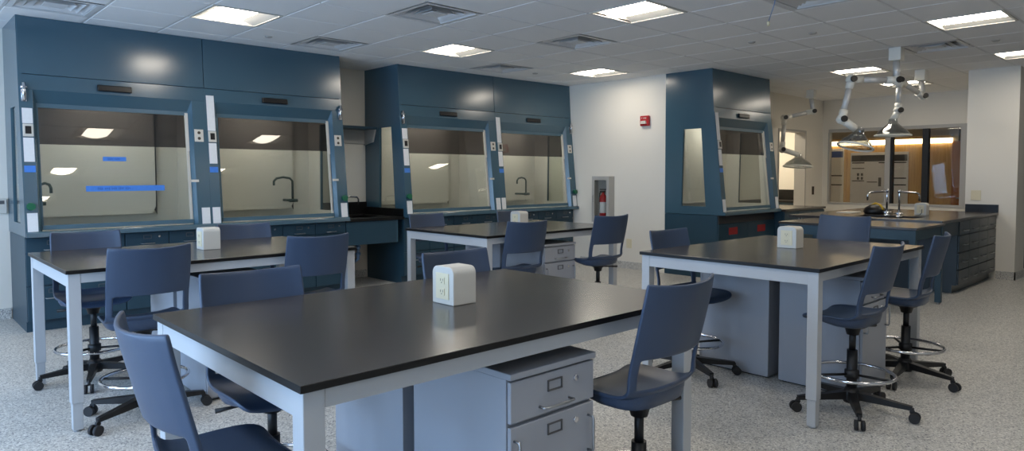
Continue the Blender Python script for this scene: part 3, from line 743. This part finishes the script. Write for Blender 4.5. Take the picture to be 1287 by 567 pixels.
def stroke(mb, segs, y0, z0, s_):
    for (a, b, c_, d_) in segs: mb.box(-.052, -.05, y0-a*s_, y0-c_*s_, z0+b*s_, z0+d_*s_)
FONT = {'F': [(0, 0, .2, 1), (0, .82, .6, 1), (0, .42, .5, .6)], 'I': [(.2, 0, .4, 1)], 'R': [(0, 0, .2, 1), (0, .82, .6, 1), (0, .42, .6, .6), (.42, .6, .62, .82), (.4, 0, .6, .42)], 'E': [(0, 0, .2, 1), (0, .82, .6, 1), (0, .42, .5, .6), (0, 0, .6, .18)]}
for q, ch in enumerate('FIRE'): stroke(ltr, FONT[ch], .048-.025*q, .025, .028)
ltr.build('lettering', 'white_plastic', t)
def wall_plate(name, label, loc, rz, m='cream_plastic', w=.075, h=.118, kind='outlet'):
    t = thing(name, label, 'outlet' if kind == 'outlet' else 'switch', loc, rz)
    p = MB().box(-w/2, w/2, -.007, -.0005, -h/2, h/2).build('plate', m, t, .002)
    if kind == 'outlet':
        for zc in (-.024, .024): MB().box(-.016, .016, -.009, -.007, zc-.014, zc+.014).build('receptacle', m, p, .001)
    else: MB().box(-.012, .012, -.011, -.007, -.03, .03).build('rocker', m, p, .001)
    return t
wall_plate('wall_outlet', 'cream wall outlet low on the white wall beside the far stool', (X1, 6.42, .39), -PI/2, w=.10, h=.14)
wall_plate('wall_outlet', 'cream outlet plate on the column above the black backsplash', (XC, 2.57, 1.15), -PI/2, w=.12, h=.14)
wall_plate('wall_switch', 'dark switch plate on the wall right of the doorway', (13.50, YI, 1.13), 0, 'bronze', w=.09, h=.16, kind='switch')
t = thing('thermostat', 'small white thermostat on the wall at the far left edge', 'thermostat', (.93, YW, 1.14))
MB().box(-.06, .06, -.03, -.001, -.075, .075).build('housing', 'white_plastic', t, .005); MB().box(-.04, .04, -.032, -.03, .02, .055).build('display', 'dark_steel', t)

# ------------------------------------------------------------------ counter right of the single hood
t = thing('side_counter', 'black counter on blue door cabinets right of the single hood', 'counter', (X1+w3+.004, 4.76, 0))
W = 11.58-(X1+w3+.004)
b = MB(); b.box(0, W, .02, .93, .10, .88); b.box(0, W, .08, .93, 0, .10); b.build('body', 'cab_blue', t)
MB().box(0, W+.02, -.015, .935, .88, .915).build('worktop', 'epoxy_black', t, .003)
MB().box(0, W, .915, .935, .915, 1.02).build('backsplash', 'epoxy_dark', t)
for q in range(3):
    d = MB().box(q*W/3+.004, (q+1)*W/3-.004, 0, .018, .11, .87).build('door', 'cab_blue', t, .003)
    u = (q+1)*W/3-.05 if q != 1 else q*W/3+.05
    MB().tube([(u, 0, .80), (u, -.028, .80), (u, -.03, .79), (u, -.03, .69), (u, -.028, .68), (u, 0, .68)], .006, 8).build('handle', 'steel', d)

# ------------------------------------------------------------------ blue bench table and sink peninsula
t = thing('bench_table', 'blue-framed bench with pale reflecting black top beside the sink peninsula', 'table', (7.72, 2.25, 0))
BL, BW = .98, 1.45
MB().box(0, BL, 0, BW, .875, .90).build('table_top', 'epoxy_black', t, .003)
for (a, b, c_, d_) in ((.07, BL-.07, .02, .045), (.07, BL-.07, BW-.045, BW-.02), (.02, .045, .07, BW-.07), (BL-.045, BL-.02, .07, BW-.07)): MB().box(a, b, c_, d_, .77, .8745).build('apron', 'cab_blue', t)
for ax in (.012, BL-.072):
    for ay in (.012, BW-.072):
        l = MB().box(ax, ax+.06, ay, ay+.06, .02, .8745).build('leg', 'cab_blue', t, .003)
        MB().lathe((ax+.03, ay+.03, 0), [(.0001, 0), (.02, 0), (.022, .01), (.012, .02), (.0001, .02)], 12).build('levelling_foot', 'steel', l)
t = thing('sink_peninsula', 'black-topped sink peninsula with drawer columns ending at the column', 'counter', (8.78, 2.32, 0))
W = XC-8.78-.002; D = 1.75; CX = .74
tp = MB(); tp.box(0, .30, -.02, D, .885, .92); tp.box(.75, W, -.02, D, .885, .92); tp.box(.30, .75, -.02, .35, .885, .92); tp.box(.30, .75, 1.05, D, .885, .92); tp.build('worktop', 'epoxy_black', t, .003)
bs = MB(); bs.box(.3, .75, .35, 1.05, .66, .67); bs.box(.29, .30, .35, 1.05, .66, .9); bs.box(.75, .76, .35, 1.05, .66, .9); bs.box(.29, .76, .34, .35, .66, .9); bs.box(.29, .76, 1.05, 1.06, .66, .9); bs.build('basin', 'epoxy_dark', t)
MB().box(W-.025, W, -.02, .37, .92, 1.025).build('backsplash', 'epoxy_dark', t)
b = MB(); b.box(CX+.03, W, .02, D-.05, .10, .884); b.box(CX+.03, W, .07, D-.05, 0, .10); b.build('body', 'cab_dark', t)
MB().box(0, CX+.03, .01, .03, .72, .884).build('apron', 'cab_dark', t)
cw = (W-CX-.03)/4
for q in range(4):
    for (z0, z1) in ((.71, .878), (.50, .705), (.29, .495), (.105, .285)):
        drawer_face(t, CX+.03+q*cw, CX+.03+(q+1)*cw, 0, z0, z1, 'cab_dark', False, True, False, .16)
def sink_tap(x, y, sgn, label):
    t = thing('sink_tap', label, 'tap', (x, y, .92), 0, 'chrome taps on the sink peninsula')
    MB().lathe((0, 0, 0), [(.0001, 0), (.035, 0), (.035, .015), (.022, .03), (.018, .06), (.0001, .06)], 18).build('base', 'chrome', t)
    dx, dy = sgn*r2.x, sgn*r2.y
    P = [(0, 0, .05), (0, 0, .295), (0, 0, .315), (dx*.05, dy*.05, .312), (dx*.20, dy*.20, .302), (dx*.235, dy*.235, .29), (dx*.245, dy*.245, .262), (dx*.245, dy*.245, .20)]
    MB().tube(P, [.012, .012, .013, .013, .012, .012, .012, .010], 10).build('spout', 'chrome', t)
    MB().cyl((0, 0, .30), .019, .04, 12).build('cap', 'chrome', t)
    h = MB(); h.cyl((-.06, 0, .05), .009, .12, 8, 'x'); h.cyl((0, -.05, .05), .009, .10, 8, 'y'); h.build('handle', 'chrome', t)
def prep(px, py, zz): p = on_z(px, py, zz); return p.x, p.y
sink_tap(9.32, 3.06, -1, 'chrome sink tap with spout turned left, on the peninsula')
sink_tap(9.13, 2.86, 1, 'chrome sink tap with spout turned right, on the peninsula')
o = copy_tree(BOX); o.location = (10.0, 2.86, .92); o['label'] = 'white power outlet box on the sink peninsula behind the chrome taps'
t = thing('tool_pouch', 'small black and yellow pouch lying behind the sink taps', 'pouch', (9.75, 3.35, .92), .5)
MB().lathe((0, 0, 0), [(.0001, 0), (.12, 0), (.14, .03), (.12, .08), (.06, .12), (.0001, .125)], 14).build('body', 'black_plastic', t)
MB().tube([(-.10, -.08, .06), (-.04, -.06, .115), (.05, -.02, .135), (.10, .03, .10)], .02, 8).build('flap', 'yellow', t)
o = MB().box(-.17, .17, -.10, .10, 0, .012).build('hand_towel', 'cloth_white', None, .004); o.location = (9.85, 3.72, .92); tag(o, 'folded white towel lying flat left of the black and yellow pouch', 'towel')
o = MB().tube([(9.93, 2.84, .99), (9.85, 2.82, .95), (9.7, 2.80, .93), (9.4, 2.78, .926), (9.18, 2.84, .926)], .004, 6).build('electric_cable', 'black_plastic'); tag(o, 'thin black cord running from the power box toward the sink taps', 'cord')

# ------------------------------------------------------------------ fume extraction arms
def joint(mb, p, r=.055, n=14):
    mb.lathe(tuple(p), [(.0001, -r), (r*.7, -r*.72), (r, -r*.2), (r, r*.2), (r*.7, r*.72), (.0001, r)], n)
def arm(label, dep, mount, pts, dome, dome_r, tilt):
    m0 = at_depth(*mount, dep); s = (C-CAM_H)/(m0.z-CAM_H); dep = dep*s      # mount lies on the ceiling
    Q = [at_depth(px, py, dep*k) for (px, py, k) in pts]; m0 = at_depth(*mount, dep)
    t = thing('extraction_arm', label, 'extraction arm', tuple(m0), 0, 'white ceiling extraction arms')
    L = [q-m0 for q in Q]
    MB().box(-.065, .065, -.065, .065, -.15, -.001).build('mount_box', 'arm_white', t, .006)
    MB().tube([(0, 0, -.15), tuple(L[0])], .038, 16).build('drop_tube', 'arm_alu', t)
    for i in range(len(L)-1):
        a, b = L[i], L[i+1]; d = (b-a)
        tb = MB().tube([tuple(a+d*.16), tuple(b-d*.16)], .036, 16).build('arm_tube', 'arm_alu', t)
        MB().tube([tuple(a), tuple(a+d*.24)], .046, 16).build('sleeve', 'arm_white', tb); MB().tube([tuple(b-d*.24), tuple(b)], .046, 16).build('sleeve', 'arm_white', tb)
    toward = -fwd
    for i, p in enumerate(L):
        j = MB(); joint(j, p, .062); jo = j.build('elbow', 'arm_white', t)
        MB().tube([tuple(p+toward*.045), tuple(p+toward*.075)], .036, 14).build('friction_knob', 'black_plastic', jo)
    dm = at_depth(dome[0], dome[1], dep*pts[-1][2])-m0
    MB().tube([tuple(L[-1]), tuple(dm+Vector((0, 0, .20)))], [.046, .042], 14).build('neck', 'arm_white', t)
    R = dome_r
    dd = MB().lathe((0, 0, 0), [(.05, .22), (.06, .16), (R*.45, .125), (R*.8, .06), (R, .0), (R*1.02, -.012), (R*.98, -.012), (R*.78, .05), (R*.43, .112), (.045, .15)], 28).build('dome', 'clear_plastic', t)
    rim = MB().tube([(R*math.cos(2*PI*k/32), R*math.sin(2*PI*k/32), -.004) for k in range(32)], .012, 8, True).build('rim', 'arm_white', dd)
    dd.location = dm; dd.rotation_euler = tilt
arm('white extraction arm reaching left from the ceiling, its dome nearest the single hood', 8.0, (1127, 60), [(1127, 101, 1.0), (1070, 100, 1.0), (1058, 150, 1.0)], (1075, 184), .19, (.12, .25, 0))
arm('white extraction arm hanging behind the first one, its dome above the chrome taps', 9.6, (1158, 88), [(1160, 121, 1.0), (1130, 101, .97), (1129, 139, .97)], (1122, 170), .22, (0, 0, 0))
arm('small white extraction arm hanging far away beside the doorway', 11.8, (1020, 113), [(1022, 140, 1.0), (986, 148, 1.0), (983, 188, 1.0)], (1003, 209), .24, (0, .1, 0))

# ------------------------------------------------------------------ interior window and the corridor behind it
wo = MB()
wo.box(X2-.02, X2+.10, WY0-.03, WY0+.06, WZ0, WZ1+.03); wo.box(X2-.02, X2+.10, WY0+.06, WY1, WZ1-.03, WZ1+.03); wo.box(X2-.02, X2+.10, WY0+.06, WY1, WZ0, WZ0+.04); wo.box(X2-.01, X2+.10, WY1-.02, WY1+.01, WZ0+.04, WZ1-.03)
win = struct(wo.build('window_1', 'frame_grey'))
MB().box(X2-.02, X2+.10, 4.53, 4.62, WZ0+.04, WZ1-.03).build('mullion', 'frame_grey', win); MB().box(X2+.0, X2+.10, 4.49, 4.53, WZ0+.04, WZ1-.03).build('mullion', 'mullion_black', win)
MB().box(X2-.01, X2+.10, 3.90, 4.0, WZ0+.04, WZ1-.03).build('mullion', 'mullion_black', win)
for (a, b) in ((3.40, 3.90), (4.0, 4.49), (4.62, WY1-.02)): MB().box(X2+.03, X2+.036, a, b, WZ0+.04, WZ1-.03).build('pane', 'clear_glass', win)
XW = 16.2
w = MB(); w.box(XW, XW+.1, 4.10, 7.6, 0, 2.20); cw_ = struct(w.build('wall_corridor', 'maple'))
MB().box(XW-.05, XW, 4.10, 7.6, 2.09, 2.19).build('cove_lamp', 'cove_light', cw_)
MB().box(XW-.14, XW, 4.10, 7.6, 2.19, 2.24).build('cove_ledge', 'maple', cw_)
for yy in (4.9, 5.55, 6.18, 6.85): MB().box(XW-.003, XW, yy-.004, yy+.004, 0, 2.09).build('panel_joint', 'oak_door', cw_)
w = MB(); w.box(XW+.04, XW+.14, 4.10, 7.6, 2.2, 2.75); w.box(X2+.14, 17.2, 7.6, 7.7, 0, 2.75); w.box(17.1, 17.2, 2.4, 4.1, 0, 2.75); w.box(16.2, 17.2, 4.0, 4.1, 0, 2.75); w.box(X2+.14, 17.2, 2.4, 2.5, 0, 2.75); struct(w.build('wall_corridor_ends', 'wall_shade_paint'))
struct(MB().box(X2+.14, 17.2, 2.4, 7.7, 2.75, 2.85).build('ceiling_corridor', 'tile'))
d = struct(MB().box(XW-.03, XW+.01, 3.30, 4.10, .01, 2.12).build('door_2', 'oak_door'))
MB().tube([(XW-.03, 3.99, .96), (XW-.08, 3.99, .96), (XW-.08, 3.87, .96)], .014, 8).build('door_handle', 'steel', d)
MB().box(XW-.034, XW-.03, 3.42, 3.66, 1.2, 1.75).build('door_notice', 'paper', d)
def poster(label, y0, y1, z0, z1, head, bars, blocks):
    t = thing('poster', label, 'poster', (XW-.012, y1, z0))
    W, H = y1-y0, z1-z0
    MB().box(-.004, .011, -W, 0, 0, H).build('sheet', 'paper', t)
    hb = MB().box(-.006, -.004, -W+.02, -.02, H-.20, H-.06).build('heading_band', head, t)
    for (u0, u1, v0, v1) in bars: MB().box(-.006, -.004, -W*u1, -W*u0, H*v0, H*v1).build('heading_bar', 'black_gloss', t)
    for (u0, u1, v0, v1) in blocks: MB().box(-.0055, -.004, -W*u1, -W*u0, H*v0, H*v1).build('figure', 'dark_steel', t)
poster('large white scientific poster with dark heading behind the interior window', 4.91, 6.09, .72, 1.93, 'slot_dark',
       [(.03, .25, .80, .82), (.03, .25, .70, .715), (.50, .68, .80, .82), (.72, .97, .80, .82), (.03, .25, .47, .485), (.30, .48, .45, .465), (.72, .97, .52, .54), (.72, .97, .40, .42)],
       [(.12, .16, .57, .62), (.19, .23, .57, .62), (.12, .16, .50, .55), (.19, .23, .50, .55), (.50, .55, .38, .54)])
poster('white poster with blue heading at the left edge of the interior window', 6.24, 7.25, .72, 2.03, 'ink_blue',
       [(.60, .97, .52, .54), (.60, .97, .36, .38), (.05, .4, .52, .54)], [(.1, .35, .62, .78)])

# lamps of the corridor and of the side room (both out of view)
for nm, loc, e, sx, sy, c in (('corridor_lamp', (15.2, 5.4, 2.72), 4, .6, 1.6, (1, .82, .6)), ('side_room_lamp', (12.6, 7.0, 2.86), 45, .6, .6, (1, .88, .70))):
    l = bpy.data.lights.new(nm, 'AREA'); l.shape = 'RECTANGLE'; l.size = sx; l.size_y = sy; l.energy = e; l.color = c
    o = bpy.data.objects.new(nm, l); COL.objects.link(o); o.location = loc
